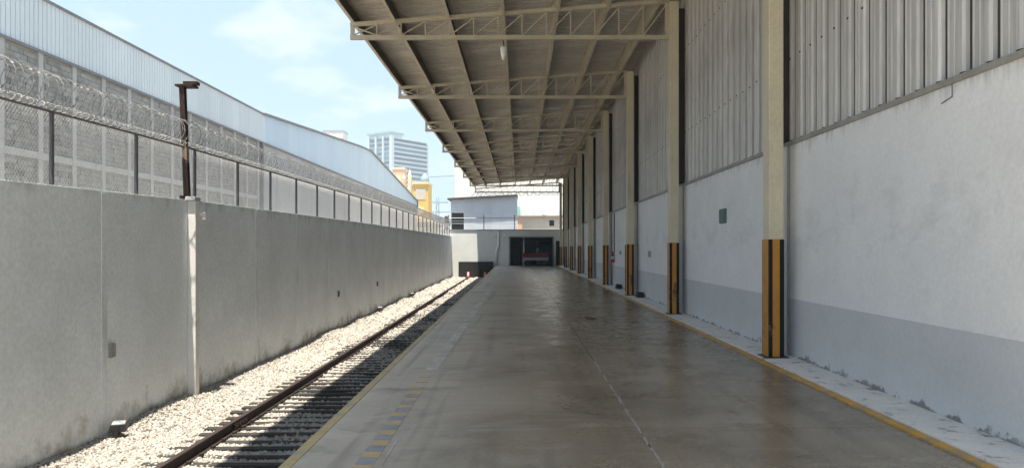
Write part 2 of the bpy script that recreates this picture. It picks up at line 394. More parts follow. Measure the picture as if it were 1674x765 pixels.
# faded hazard dashes
for k in range(13):
    yy = 4.93+.35*k; x = -1.165+.006*(8-yy)
    fade = 1 - max(0, k-8)*.12
    MB().box(x-.07, x+.07, yy, yy+.165*fade, .001, .004).build('yellow_dash', M['dashyellow'], plat)
    if k < 9: MB().box(x-.075, x+.065, yy+.172, yy+.34, .001, .004).build('blue_dash', M['dashblue'], plat)
M['palestrip'] = stain(mat('pale repaint', (.56,.52,.45), .5, .2, 6, 40, .05), (.36,.32,.26), 0, .4, (3,3,5), .58, .78, .95)
for a, c in ((9.7,12.1),(12.5,15.8),(16.2,19.0),(19.6,24.0),(25.,29.)):
    MB().box(-1.24, -1.08, a, c, .001, .0035).build('pale_strip', M['palestrip'], plat)
MB().box(-1.03, -1.016, 5.0, 6.2, .001, .004).build('pale_strip', M['palestrip'], plat)
for (sx_, sy_, sa, sb_) in ((1.62,16.8,.16,.34),(2.5,15.9,.09,.16),(1.1,21.5,.07,.2)):
    q = MB(); n = 22; q.v.append((sx_, sy_, .0022))
    for k in range(n):
        t = 2*math.pi*k/n; rr_ = R.uniform(.55, 1.2); q.v.append((sx_+math.cos(t)*sa*rr_, sy_+math.sin(t)*sb_*rr_, .0022))
    q.f = [(0, 1+k, 1+(k+1) % n) for k in range(n)]
    q.build('oil_stain', M['oil'], plat)
for pts_ in ([(.35,7.6),(.55,7.2),(.9,7.05)], [(2.3,9.8),(2.55,9.3),(3.3,9.15)]):
    q = MB(); fine = []
    for (ax, ay), (bx_, by_) in zip(pts_, pts_[1:]):
        for k in range(4): fine.append((ax+(bx_-ax)*k/4+R.uniform(-.012,.012), ay+(by_-ay)*k/4+R.uniform(-.012,.012)))
    for k, (x_, y_) in enumerate(fine):
        w_ = .003*(1-abs(k/len(fine)-.5)); q.v += [(x_-w_, y_-w_, .0016), (x_+w_, y_+w_, .0016)]
    q.f = [(2*k, 2*k+1, 2*k+3, 2*k+2) for k in range(len(fine)-1)]
    q.build('crack', M['seam'], plat)
# white kerb strip along the hall with its yellow edge
kerb = structure(MB().box(3.46, 3.97, -30, 67.1, -1.2, .035).build('kerb_strip', M['kerb']))
for a, c in zip(rows, rows[1:]):
    MB().box(3.362, 3.458, a+.004, c-.004, -.1, .02).build('yellow_line', M['yellowline'], kerb, bev=.005)

# gravel bed
def bedz(x, y):
    w = skew(-5.86, y)
    t = max(0., min(1., (skew(-4.7, y)-x)/1.1))
    return -1.125 + .10*t*t + .025*math.sin(y*1.3+x) * math.sin(y*.43+2*x) + .05*t*math.sin(y*.9)*math.sin(y*.37)
xs = np.linspace(-4.6, 0.05, 24); ys = np.linspace(-4, 67, 240)
vv, ff = [], []
for yv in ys:
    for xv in xs:
        X = skew(xv-1.78, yv); vv.append((X, yv, bedz(X, yv)-.012))
for i in range(len(ys)-1):
    for j in range(len(xs)-1):
        a = i*len(xs)+j; ff.append((a, a+1, a+1+len(xs), a+len(xs)))
me = bpy.data.meshes.new('gravel_bed'); me.from_pydata(vv, [], ff); me.materials.append(M['gravelbed']); me.shade_smooth()
structure(link('gravel_bed', me))
TIE_P, TIE_Y0, TIE_W = .37, 5.04, .18
def gravel():
    rs = np.random.RandomState(3)
    bm = bmesh.new(); bmesh.ops.create_icosphere(bm, subdivisions=1, radius=1)
    tv = np.array([v.co[:] for v in bm.verts]); tf = np.array([[v.index for v in f.verts] for f in bm.faces]); bm.free()
    V, F = [], []; off = 0
    for (ya, yb, dens, size) in ((6.8,10.5,2000,.0172),(10.5,16,1350,.0195),(16,26,680,.026),(26,42,240,.040),(42,66.8,80,.066)):
        N = int((yb-ya)*4.1*dens)
        py = rs.uniform(ya, yb, N); px = rs.uniform(-5.9, -1.95, N) + SL*(py-9)
        if True:
            ph = ((py-TIE_Y0) % TIE_P); on = (ph < TIE_W) & (px > skew(-4.72, 9)+SL*(py-9))
            keep = ~on | (rs.rand(N) < .09)
            px, py = px[keep], py[keep]
        n = len(px)
        sc = size*rs.uniform(.5, 1.6, (n,1,1))*rs.uniform(.6, 1.25, (n,1,3))
        v = tv[None]*(1+rs.uniform(-.28,.28,(n,len(tv),1)))*sc
        a = rs.uniform(0, 6.283, n); ca, sa = np.cos(a)[:,None], np.sin(a)[:,None]
        x = v[:,:,0]*ca - v[:,:,1]*sa; yv = v[:,:,0]*sa + v[:,:,1]*ca
        b_ = rs.uniform(-.7,.7,n)[:,None]; yy = yv*np.cos(b_)-v[:,:,2]*np.sin(b_); zz = yv*np.sin(b_)+v[:,:,2]*np.cos(b_)
        pz = np.array([bedz(p, q) for p, q in zip(px, py)])
        out = np.stack([x+px[:,None], yy+py[:,None], zz+pz[:,None]+rs.uniform(-.3,.6,n)[:,None]*size*.6], -1)
        V.append(out.reshape(-1,3)); F.append((tf[None]+(np.arange(n)*len(tv))[:,None,None]+off).reshape(-1,3)); off += n*len(tv)
    V = np.concatenate(V).astype(np.float32); F = np.concatenate(F).astype(np.int32)
    me = bpy.data.meshes.new('gravel'); me.vertices.add(len(V)); me.vertices.foreach_set('co', V.ravel())
    me.loops.add(F.size); me.loops.foreach_set('vertex_index', F.ravel())
    me.polygons.add(len(F)); me.polygons.foreach_set('loop_start', np.arange(0, F.size, 3, dtype=np.int32))
    me.update(calc_edges=True); me.validate(); me.materials.append(M['stone'])
    o = stuff(link('gravel', me)); tag(o, 'pale cream crushed gravel between boundary wall and platform', 'gravel')
gravel()

# ------------------------------------------------------------------ hall on the right
hall = thing('warehouse', 'white and grey plastered hall under ribbed grey cladding on the right', 'warehouse', (3.97, 30, 0))
def on(parent): return tuple(-v for v in parent.location)
hl = on(hall)
MB().box(3.95, 4.25, -30, 67.0, -1.2, .865).build('grey_dado', M['dado'], hall, hl)
MB().box(3.953, 4.25, -30, 67.0, .865, 3.10).build('plaster_wall', M['plaster'], hall, hl)
MB().box(3.92, 4.02, -30, 67.0, 3.095, 3.15).build('flashing', M['flash'], hall, hl)
MB().box(4.1, 4.3, -30, 67.0, 3.11, 8.6).build('wall_backing', M['seam'], hall, hl)
prof = [(0,.022),(.004,-.018),(.03,-.036),(.075,-.036),(.105,-.010),(.19,-.004),(.20,-.010),(.215,-.010),(.225,-.003),(.29,.004),(.312,-.002),(.318,.022)]
clad = MB().sheet([(a, bb) for a, bb in prof], 3.178, 7.95, lambda a, bb, z: (4.0+bb, a, z)).mesh('cladding_panel', M['clad'])
seam = MB().box(.018,.034,.31,.386,3.152,7.94).mesh('seam_strip', M['seam'])
yy = -9.
while yy < 66.7:
    link('seam_strip', seam, hall, (hl[0]+4.0, hl[1]+yy, hl[2]))
    o = link('cladding_panel', clad, hall, (hl[0], hl[1]+yy, hl[2])); yy += .38
COLY = [10.67+6.95*k for k in range(-2, 9)]
for cy in COLY:                                           # wall pier, and a dark box put in for the shaded gap behind every column
    MB().box(3.84, 3.951, cy+.2, cy+.4, .03, 3.09).build('pier', M['plaster'], hall, hl)
    MB().box(3.86, 3.99, cy+.25, cy+.4, 3.152, 7.4).build('gap_shade', M['seam'], hall, hl)
    MB().path([(3.932, cy+.12, .03),(3.932, cy+.12, 3.09)], .018, 6).build('conduit', M['steel'], hall, hl)
MB().path([(3.935, 30.75, 1.4),(3.935, 30.75, 3.05)], .022, 6).build('cable', M['black'], hall, hl)
MB().path([(3.94, 6.72, 3.1),(3.94, 6.72, 2.98),(3.945, 6.9, 2.95)], .005, 5).build('wire_hook', M['post'], hall, hl)
def outlet(x, y, z, s, lab, m, w=.3, t=.03):
    r = thing('wall_box', lab, 'electrical box', (x, y, z))
    MB().box(-.03*s if s > 0 else 0, 0 if s > 0 else .03, -w/2, w/2, -t, t).build('back_box', m, r, bev=.006)
    MB().box(-.042 if s > 0 else .03, -.03 if s > 0 else .042, -w/2+.015, w/2-.015, -t+.015, t-.015).build('cover', m, r, bev=.004)
    return r
outlet(3.953, 14.3, 2.22, 1, 'grey green box high on the white hall wall', M['green'], .42, .14)
outlet(3.953, 22.4, 1.42, 1, 'pale outlet plate on the hall wall beside the third column', M['outlet'], .3, .09)
outlet(3.953, 28.9, 1.42, 1, 'small pale outlet plate on hall wall right of the fire extinguisher', M['outlet'], .3, .07)

# columns
b = MB()
for k in range(199):
    for z in (4.37, 6.35):
        yk = -9+.38*k+.05+R.uniform(-.004,.004); b.path([(3.966, yk, z+R.uniform(-.012,.012)), (3.950, yk, z)], [.017,.009], 6)
stuff(b.build('screw', M['seam'], hall, hl))
fl = 'cream steel column with black and orange hazard stripes'
def make_column():
    r = thing('steel_column', fl, 'column', (3.665, 0, .035), 0, 'striped columns along the hall wall')
    MB().box(-.105, .105, -.13, .13, 0, 7.42).build('shaft', M['cream'], r, bev=.012)
    MB().box(-.17, .17, -.18, .18, 0, .012).build('base_plate', M['black'], r)
    b = MB(); b.box(-.116, .114, -.139, .139, .012, 1.69); b.build('guard', M['blackg'], r, bev=.01)
    MB().box(-.055, .045, -.1425, -.138, .014, 1.688).build('stripe', M['orange'], r)
    MB().box(-.1195, -.115, -.137, .10, .014, 1.688).build('stripe', M['orange'], r)
    MB().box(-.2, -.106, -.05, .05, 6.55, 6.75).build('bracket', M['truss'], r)
    return r
ordinal = ['first','second','third','fourth','fifth','sixth','seventh','eighth','ninth']
lab = ['cream column nearest the viewer with broad black and orange stripes',
 'second nearest striped cream column, left of the grey green wall box',
 'third nearest striped cream column, with a striped guard post behind it',
 'fourth nearest striped cream column, just left of the fire extinguisher',
 'fifth nearest striped cream column along the hall wall',
 'sixth nearest striped cream column along the hall wall',
 'third striped cream column from the far end of the hall',
 'second striped cream column from the far end of the hall',
 'farthest striped cream column beside the loading room opening']
c0 = make_column()
for k in range(9):
    o = c0 if k == 0 else copy_tree(c0)
    o.location.y = 10.67+6.95*k
    o['label'] = lab[k]
gp = thing('guard_post', 'short black and orange striped guard post behind the third column', 'guard post', (3.86, 26.5, .035))
MB().box(-.08, .08, -.06, .06, 0, 1.68).build('post', M['black'], gp, bev=.008)
MB().box(-.05, .06, -.064, -.0595, .01, 1.675).build('stripe', M['orange'], gp)
MB().box(-.0845, -.0795, -.05, .05, .01, 1.675).build('stripe', M['orange'], gp)

# ------------------------------------------------------------------ canopy
can = thing('canopy', 'steel canopy of lattice trusses and grey sheet over the platform', 'canopy', (3.6, 30, 7))
cl = on(can)
CAN0 = 3.5  # out-of-frame canopy start, placed so the unseen floor catches sun for fill
def ztop(x): return 6.98+(x+4.05)*.0725
sh = []
for k in range(6):
    a = k/6.
    sh += [(a,0),(a+.085,0),(a+.105,.028),(a+.145,.028)]
sh.append((1.0,0))
def roofmesh(w):
    b = MB(); b.sheet(sh, 0, 1, lambda a, bb, t: ((-4.08+t*8.2), a*w, ztop(-4.08+t*8.2)+.35+bb))
    n = len(b.v); return b.mesh('roof_sheet', M['roof'])
rm = roofmesh(1.03)
for k in [CAN0+q for q in range(63)]+[66.0]:
    o = link('roof_sheet', rm, can, (cl[0], cl[1]+k, cl[2]+(int(k*2)%4)*.003))
tm = MB()
tm.box(-4.11, -4.085, CAN0, 67, ztop(-4.1)+.22, ztop(-4.1)+.40)
tm.build('eaves_trim', M['truss'], can, cl)
px = [-3.98, -2.98, -1.70, -.40, .90, 2.10, 3.32]
for k, x in enumerate(px):
    t = .006; w = .075; z = ztop(x) - (.02 if k == 0 else .09)
    z1 = ztop(x)+.34
    b = MB()
    ya, yb = CAN0, 66.9
    b.box(x-w/2, x-w/2+t, ya, yb, z, z1)
    b.box(x-w/2+t, x+w/2, ya, yb, z, z+t); b.box(x-w/2+t, x+w/2, ya, yb, z1-t, z1)
    b.box(x+w/2-t, x+w/2, ya, yb, z+t, z+.018)
    p_ = b.build('purlin', M['truss'], can, cl)
    MB().box(x-w/2+t, x-w/2+t+.004, ya, yb, z+t, z1-t).build('channel_shade', M['channelshade'], p_)  # dark strip painting the shade inside the channel
def make_truss(y):
    r = bpy.data.objects.new('truss', None); C.objects.link(r); r.parent = can
    r.location = (cl[0], cl[1]+y, cl[2]); r.empty_display_size = .2
    X0, X1, ZB = -4.05, 3.57, 6.62
    for s in (-1, 1):
        MB().bar((X0, s*.033, ZB), (X1, s*.033, ZB), .05, .095).build('bottom_chord', M['truss'], r)
        MB().bar((X0, s*.033, ztop(X0)-.05), (X1, s*.033, ztop(X1)-.05), .05, .08).build('top_chord', M['truss'], r)
    n = 13
    for k in range(n+1):
        x = X0+.05+(X1-X0-.1)*k/n
        wv = .10 if k in (0, n) else .026
        MB().bar((x, 0, ZB+.05), (x, 0, ztop(x)-.1), wv, .03, (0,1,0)).build('vertical', M['truss'], r)
        if k < n:
            x2 = X0+.05+(X1-X0-.1)*(k+1)/n
            MB().bar((x, .004, ZB+.05), (x2, .004, ztop(x2)-.1), .026, .014, (0,1,0)).build('diagonal', M['truss'], r)
        if k == 0:
            MB().bar((x2, -.012, ZB+.05), (x, -.012, ztop(x)-.1), .034, .014, (0,1,0)).build('diagonal', M['truss'], r)
    for x in px[1:]:
        MB().bar((x-.12, 0, ztop(x)-.005), (x-.045, 0, ztop(x)+.10), .05, .012, (0,1,0)).build('cleat', M['truss'], r)
    return r
t0 = make_truss(COLY[1])
for cy in COLY[2:]:
    t = copy_tree(t0, can); t.location = (cl[0], cl[1]+cy, cl[2])
hlamp = thing('hanging_lamp', 'white hanging lamp under the second visible canopy truss', 'lamp', (-.40, 17.9, 6.56))
MB().path([(0,0,.1),(0,0,-.06)], .012, 6).build('stem', M['black'], hlamp)
MB().path([(0,0,-.06),(0,0,-.09),(0,0,-.16),(0,0,-.28),(0,0,-.40)], [.03,.075,.078,.065,.03], 14).build('shade', M['lamp'], hlamp, smooth=True)

# ------------------------------------------------------------------ left boundary wall with fence and razor wire
TH = math.atan(-SL)
WX, WY = -5.87, 9.0
def top(y):
    return float(np.interp(y, [0, 8.26, 13.2, 28, 62, 70], [2.25, 2.37, 2.46, 2.57, 2.67, 2.68]))
bw = thing('boundary_wall', 'long grey rendered boundary wall topped with chain link fence beside the track', 'wall', (WX, WY, -1.2), TH)
yy = -1.9
while yy < 66.9:
    a, c = yy, min(yy+3.08, 67.1)
    b = MB(); g = .006
    b.hexa([(-.2,a+g-WY,0),(0,a+g-WY,0),(0,c-g-WY,0),(-.2,c-g-WY,0),(-.2,a+g-WY,top(a)+1.2),(0,a+g-WY,top(a)+1.2),(0,c-g-WY,top(c)+1.2),(-.2,c-g-WY,top(c)+1.2)])
    b.build('wall_panel', M['wall'], bw, bev=.006)
    MB().hexa([(-.19,c-g-WY,0),(-.006,c-g-WY,0),(-.006,c+g-WY,0),(-.19,c+g-WY,0),(-.19,c-g-WY,top(c)+1.18),(-.012,c-g-WY,top(c)+1.18),(-.012,c+g-WY,top(c)+1.18),(-.19,c+g-WY,top(c)+1.18)]).build('joint', M['concrete'], bw)
    if c < 66 and not 12.5 < c < 13.8: MB().hexa([(.0005,c-.07-WY,.0),(.007,c-.07-WY,.0),(.007,c+.07-WY,.0),(.0005,c+.07-WY,.0),(.0005,c-.07-WY,top(c)+1.17),(.007,c-.07-WY,top(c)+1.17),(.007,c+.07-WY,top(c)+1.17),(.0005,c+.07-WY,top(c)+1.17)]).build('joint_band', M['band'], bw)
    yy += 3.08
PY = 13.15-WY
MB().box(.001, .145, PY-.08, PY+.08, 0, top(13.15)+1.2-.02).build('pilaster', M['white'], bw, bev=.008)
MB().box(-.02, .15, PY-.13, PY+.12, top(13.15)+1.18, top(13.15)+1.25).build('pilaster_cap', M['beam'], bw, bev=.008)
MB().box(.002, .06, PY+.081, PY+.44, top(13.15)+.86, top(13.15)+.96).box(.06, .12, PY+.40, PY+.44, top(13.15)+.86, top(13.15)+1.0).build('bracket', M['white'], bw, bev=.006)
rp = thing('rusty_post', 'leaning rusted steel stub post standing on the boundary wall', 'post', (skew(WX-.06, 13.2), 13.2, top(13.2)+.02))
b = MB(); A, B = Vector((0,0,0)), Vector((-.06,-.05,2.0))
for dx in (-.045, .045): b.bar(A+Vector((0,dx,0)), B+Vector((0,dx,0)), .088, .014, (0,1,0))
b.bar(A, B, .012, .074, (0,1,0)); b.build('shaft', M['rust'], rp)
b = MB(); b.box(-.17,.15,-.13,.13,1.99,2.03); b.box(-.05,.2,-.07,.07,2.03,2.09); b.build('cap_plate', M['rust'], rp, bev=.008)
MB().box(-.09,.05,-.12,.1,-.01,.05).build('base_plate', M['rust'], rp)
# fence
FX, FH = -.10, .97
fence = thing('chain_link_fence', 'chain link fence on dark posts standing on the grey boundary wall', 'fence', (WX, WY, 0), TH)
posts = [5.2+2.1*k for k in range(30)]
pm = MB().path([(0,0,0),(0,0,FH)], .03, 8).mesh('post', M['post'])
for y in posts:
    link('post', pm, fence, (FX, y-WY, top(y)-.02))
def rail_pts(dz): return [(FX, y-WY, top(y)+dz) for y in [3.]+posts]
MB().path(rail_pts(FH-.02), .022, 7).build('top_rail', M['post'], fence)
b = MB(); sp = .058; H = FH-.02
def tri(p, q, r):
    p, q = Vector(p), Vector(q); d = (q-p).normalized(); a = d.cross(Vector((1,0,0))).normalized()*r; c = Vector((1,0,0))*r
    n = len(b.v)
    for e in (p, q): b.v += [tuple(e+a), tuple(e-a*.5+c*.87), tuple(e-a*.5-c*.87)]
    for k in range(3):
        k2 = (k+1) % 3; b.f.append((n+k, n+k2, n+3+k2, n+3+k))
y = 3.
while y < 66:
    r_ = .0017 if y < 14 else .0021
    st = sp if y < 26 else (sp*1.3 if y < 38 else sp*1.8)
    tri((FX-.034, y-WY, top(y)), (FX-.034, y+H*.8-WY, top(y)+H), r_)
    tri((FX-.04, y+H*.8-WY, top(y)), (FX-.04, y-WY, top(y)+H), r_)
    y += st
stuff(b.build('wire_mesh', M['mesh'], fence))
# razor wire: a wide coil on the top rail and a tangle of smaller loops along it
coil = thing('razor_wire_coil', 'coiled razor wire running along the top of the chain link fence', 'razor wire', (WX, WY, 0), TH)
def helix(rad, pitch, zc, r, ya, yb, seg, ecc=1., ph=0.):
    b = MB(); pts = []; n = int((yb-ya)/pitch*seg)
    jit = [(R.uniform(.9,1.1), R.uniform(-.03,.03)) for _ in range(int((yb-ya)/pitch)+3)]
    for i in range(n):
        t = i/seg; k = int(t); f = t-k
        j = jit[k][0]*(1-f)+jit[k+1][0]*f; dy = jit[k][1]*(1-f)+jit[k+1][1]*f
        y = ya+t*pitch+dy; a = 2*math.pi*t+ph
        pts.append((FX+math.cos(a)*rad*j*ecc, y-WY+.10*math.sin(a*.5)*0, top(max(0,y))+FH+zc+math.sin(a)*rad*j))
    b.path(pts, r, 4)
    return b, pts
b, pts = helix(.22, .15, .22, .0052, 4.2, 65.5, 18)
b.build('coil', M['galv'], coil)
b2 = MB()
for i in range(0, len(pts), 2):                     # barbs
    p = Vector(pts[i])
    if p.y+WY > 40: break
    d = (Vector(pts[min(i+1,len(pts)-1)])-p).normalized()
    b2.bar(p-d*.017+Vector((.0,0,.0)), p+d*.017, .022, .0025, (R.uniform(-1,1),R.uniform(-1,1),R.uniform(-1,1)))
stuff(b2.build('barb', M['galv'], coil))
b, pts = helix(.05, .11, .03, .0038, 4.2, 65.5, 8, 1.4)
b.build('tangle', M['tangle'], coil)
MB().path([(FX+.02, y-WY, top(y)+FH+.42) for y in [3.]+posts], .004, 5).build('guide_wire', M['galv'], coil)

def floodlight(x, y, z, rz, lab, s=1., grp=None):
    r = thing('floodlight', lab, 'floodlight', (x, y, z), rz, grp)
    MB().hexa([(-.12*s,-.09*s,.02),(.12*s,-.09*s,.02),(.12*s,.09*s,.02),(-.12*s,.09*s,.02),(-.10*s,-.07*s,.14*s),(.12*s,-.07*s,.14*s),(.12*s,.07*s,.17*s),(-.10*s,.07*s,.17*s)]).build('housing', M['black'], r, bev=.008)
    MB().hexa([(-.085*s,-.06*s,.142*s),(.105*s,-.06*s,.142*s),(.105*s,.06*s,.172*s),(-.085*s,.06*s,.172*s),(-.085*s,-.055*s,.150*s),(.10*s,-.055*s,.150*s),(.10*s,.055*s,.180*s),(-.085*s,.055*s,.180*s)]).build('lens', M['lens'] if grp != 'h' else M['black'], r)
    b = MB(); b.box(-.02,.02,-.12*s,-.105*s,-.03,.13*s); b.box(-.02,.02,.105*s,.12*s,-.03,.13*s); b.box(-.02,.02,-.105*s,.105*s,-.03,-.015); b.build('yoke', M['black'], r)
    return r
ga = 'floodlights along the foot of the boundary wall'
floodlight(skew(-5.66,10.4), 10.4, -1.0, .3, 'black floodlight with pale lens in the gravel nearest the viewer', .9, ga)
floodlight(skew(-5.66,30.5), 30.5, -1.0, .3, 'small dark floodlight midway along the foot of the boundary wall', 1., ga)
floodlight(skew(-5.66,40.), 40.0, -1.0, .3, 'distant dark floodlight in the gravel near the far end of the wall', 1., ga)
gb = 'black lamps on the kerb beside the hall'
def kerb_lamp(y, lab):
    r = thing('kerb_lamp', lab, 'lamp', (3.80, y, .035), 0, gb)
    MB().hexa([(-.13,-.16,.02),(.12,-.16,.02),(.12,.16,.02),(-.13,.16,.02),(-.08,-.13,.19),(.10,-.13,.17),(.10,.13,.17),(-.08,.13,.19)]).build('housing', M['black'], r, bev=.012)
    MB().box(-.05,.08,-.17,.17,0,.03).build('foot', M['black'], r)
kerb_lamp(23.4, 'black lamp on the kerb in front of the third column')
kerb_lamp(28.4, 'black lamp on the kerb between third and fourth columns')
kerb_lamp(60.8, 'tiny black lamp on the kerb by the second column from the far end')
outlet(skew(WX,10.6)+.001, 10.6, .13, -1, 'small grey outlet box low on the near boundary wall', M['outlet'], .14, .1)
outlet(skew(WX,24.2)+.001, 24.2, .1, -1, 'small dark outlet plate on the middle of the boundary wall', M['post'], .14, .1)
outlet(skew(WX,31.)+.001, 31., .1, -1, 'small dark outlet plate on the boundary wall farther along', M['post'], .14, .1)
fe = thing('fire_extinguisher', 'red fire extinguisher hung on the hall wall past the third column', 'fire extinguisher', (3.86, 30.7, 1.0))
MB().path([(0,0,0),(0,0,.02),(0,0,.3),(0,0,.36),(0,0,.40)], [.06,.075,.075,.05,.025], 14).build('cylinder', M['red'], fe, smooth=True)
MB().path([(0,0,.14),(0,0,.26)], .0765, 14).build('label_band', M['white'], fe)
MB().box(-.03,.03,-.06,.06,.4,.45).build('valve', M['black'], fe, bev=.006)
MB().path([(0,-.05,.43),(-.03,-.1,.38),(-.03,-.1,.2),(-.03,-.095,.1)], .012, 6).build('hose', M['black'], fe)

# ------------------------------------------------------------------ railway track
TRX = -3.47
trk = thing('railway_track', 'single rusty railway track on dark sleepers in pale gravel', 'railway track', (TRX, 9, -1.1), TH)
sm = MB().hexa([(-1.22,-.085,-.12),(1.22,-.085,-.12),(1.22,.085,-.12),(-1.22,.085,-.12),(-1.22,-.075,.012),(1.22,-.075,.012),(1.22,.075,.012),(-1.22,.075,.012)]).mesh('sleeper', M['sleeper'], bev=.012)
y = TIE_Y0+TIE_W/2
clip = MB()
while y < 65.6:
    o = link('sleeper', sm, trk, (R.uniform(-.06,.06), y-9+R.uniform(-.02,.02), R.uniform(-.02,.004)), R.uniform(-.015,.015))
    for sx in (-1, 1):
        for d in (-1, 1):
            clip.box(sx*.735+d*.075-.025, sx*.735+d*.075+.025, y-9-.03, y-9+.03, .01, .045)
    y += TIE_P
stuff(clip.build('rail_clip', M['rail'], trk))
pr = [(-.065,0),(.065,0),(.065,.012),(.012,.03),(.010,.105),(.035,.118),(.036,.145),(.030,.152),(-.030,.152),(-.036,.145),(-.035,.118),(-.010,.105),(-.012,.03),(-.065,.012)]
for sx in (-1, 1):
    MB().prism([(a+sx*.735, bb+.012) for a, bb in pr], -6., 56.6).build('rail', M['rail'], trk)
    for yj in (11.05, 23.0, 35.0, 47.0):
        b = MB()
        for d in (-1, 1):
            b.box(sx*.735+d*.012 if d > 0 else sx*.735-.045, sx*.735+.045 if d > 0 else sx*.735-.012, yj-9-.25, yj-9+.25, .045, .115)
            for q in (-.18,-.06,.06,.18): b.box(sx*.735+d*.05-.012, sx*.735+d*.05+.012, yj-9+q-.015, yj-9+q+.015, .065, .095)
        b.build('fishplate', M['rail'], trk)
for sx, lb in ((-1,'faded red wheel stop on the end of the left rail'),(1,'faded red wheel stop on the right rail partly behind the platform')):
    r = thing('wheel_stop', lb, 'wheel stop', (skew(TRX+sx*.735, 65.2), 65.2, -.94), TH, 'red stops on the rail ends')
    MB().prism([(-.25,0),(.25,0),(.25,.15),(.12,.42),(-.05,.42),(-.25,.1)], -.09, .09, lambda a, bb, q: (q, a, bb)).build('block', M['redpale'], r, bev=.015)
    MB().box(-.11,.11,-.3,.3,-.06,0).build('shoe', M['red'], r)
bs = thing('buffer_block', 'black rubber faced buffer block at the end of the track', 'buffer stop', (-4.0, 66.75, -1.15))
for k in range(3):
    MB().box(-1.55+k*1.036, -1.55+(k+1)*1.036-.012, -.2, .2, 0, 1.5).build('rubber_panel', M['black'], bs, bev=.01)
MB().box(-1.57, 1.57, .2, .3, 0, 1.52).build('backing_frame', M['shedroof'], bs)

# ------------------------------------------------------------------ end wall, loading room
EY = 67.2
ew = thing('end_wall', 'pale end wall with a dark loading room opening at the platform end', 'wall', (-1.2, EY, 0))
el = on(ew)
MB().box(-6.9, -1.0, EY, EY+.3, -1.2, 3.22).build('wall_panel', M['greywall'], ew, el)
MB().box(-1.0, 3.08, EY, EY+.3, 2.66, 3.22).build('lintel', M['greywall'], ew, el)
MB().box(3.08, 4.0, EY, EY+.3, 0, 3.22).build('wall_panel', M['greywall'], ew, el)
MB().box(-6.95, 4.0, EY-.06, EY+.36, 3.221, 3.29).build('coping', M['concrete'], ew, el)
b = MB(); b.box(-1.02, -.9, EY-.03, EY+.33, 0, 2.68); b.box(2.98, 3.1, EY-.03, EY+.33, 0, 2.68); b.box(-.9, 2.98, EY-.03, EY+.33, 2.56, 2.68)
b.build('opening_frame', M['steel'], ew, el)
MB().path([(-1.95, EY-.09, 3.2),(-1.95, EY-.09, 1.75),(-2.12, EY-.09, 1.45),(-2.12, EY-.09, 0)], .10, 10).build('drainpipe', M['white'], ew, el, smooth=True)
room = thing('loading_room', 'dark room with two black doorways and teal wall behind the opening', 'room', (1, 71, 0))
rl = on(room)
MB().box(-1.2, 3.9, 70.9, 71.1, 0, 3.2).build('back_wall', M['creamwall'], room, rl)
MB().box(-1.4, -1.2, 67.52, 71.1, 0, 3.2).box(3.9, 4.1, 67.52, 71.1, 0, 3.2).build('side_wall', M['creamwall'], room, rl)
MB().box(-1.4, 4.1, 67.52, 71.1, 3.0, 3.19).build('ceiling', M['concrete'], room, rl)
MB().box(-1.4, 4.1, 67.01, 71.1, -.3, -.002).build('floor', M['concrete'], room, rl)
for a, c in ((-.9,.15),(.42,1.62)):
    MB().box(a, c, 70.82, 70.9, 0, 2.35).build('dark_door', M['glass_dark'], room, rl)
    b = MB(); b.box(a-.06, a, 70.8, 70.9, 0, 2.42); b.box(c, c+.06, 70.8, 70.9, 0, 2.42); b.box(a, c, 70.8, 70.9, 2.35, 2.42); b.build('door_frame', M['steel'], room, rl)
MB().box(1.9, 2.9, 70.75, 70.9, 2.0, 2.12).build('shelf', M['shedroof'], room, rl)
MB().box(.30, .40, 67.9, 68.0, 0, 2.95).build('pole', M['white'], room, rl)
cart = thing('platform_trolley', 'red brown platform trolley parked in front of the dark loading room', 'trolley', (1.42, 66.6, 0))
MB().box(-1.2, 1.2, -.45, .45, .78, 1.15).build('deck', M['redbrown'], cart, bev=.02)
MB().box(-1.15, 1.15, -.4, .4, .5, .75).build('chassis', M['steel'], cart, bev=.01)
for sx in (-.85, .85):
    for sy in (-.38, .38):
        w = MB().path([(sx, sy-.05, .24),(sx, sy+.05, .24)], .24, 16).build('wheel', M['black'], cart)
        MB().box(sx-.03, sx+.03, sy-.03, sy+.03, .24, .5).build('wheel_fork', M['steel'], cart)
MB().path([(.05,-.3,1.15),(.05,-.3,1.35),(.15,-.3,1.5)], .03, 8).build('handle', M['steel'], cart)
MB().path([(.17,-.36,1.45),(.17,-.33,1.52)], .12, 12).build('reflector', M['lens'], cart)
dk = thing('dark_cabinet', 'tall dark cabinet between the last column and the loading room', 'cabinet', (3.42, 66.75, 0))
MB().box(-.16,.16,-.2,.2,0,2.25).build('body', M['shedroof'], dk, bev=.01)
MB().box(-.14,.14,-.215,-.2,.05,2.2).build('door', M['black'], dk)
for x, z, lb in ((-2.32,2.78,'small white lamp on end wall left of the drainpipe'),(-1.42,2.76,'small white lamp on end wall right of the drainpipe')):
    r = thing('wall_lamp', lb, 'lamp', (x, EY, z), 0, 'small lamps on the end wall')
    MB().hexa([(-.14,-.18,-.1),(.14,-.18,-.1),(.14,0,-.06),(-.14,0,-.06),(-.1,-.14,.06),(.1,-.14,.06),(.1,0,.08),(-.1,0,.08)]).build('head', M['lamp'], r, bev=.01)
    MB().box(-.04,.04,-.04,0,-.16,-.1).build('arm', M['steel'], r)
rg = thing('roof_railing', 'thin steel railing standing on top of the end wall', 'railing', (-3.5, EY+.15, 3.29))
for x in (-3.0, .2, 3.0): MB().path([(x,0,0),(x,0,1.35)], .035, 6).build('post', M['post'], rg)
MB().path([(-3.1,0,1.05),(3.1,0,1.05)], .028, 6).build('rail', M['steel'], rg)
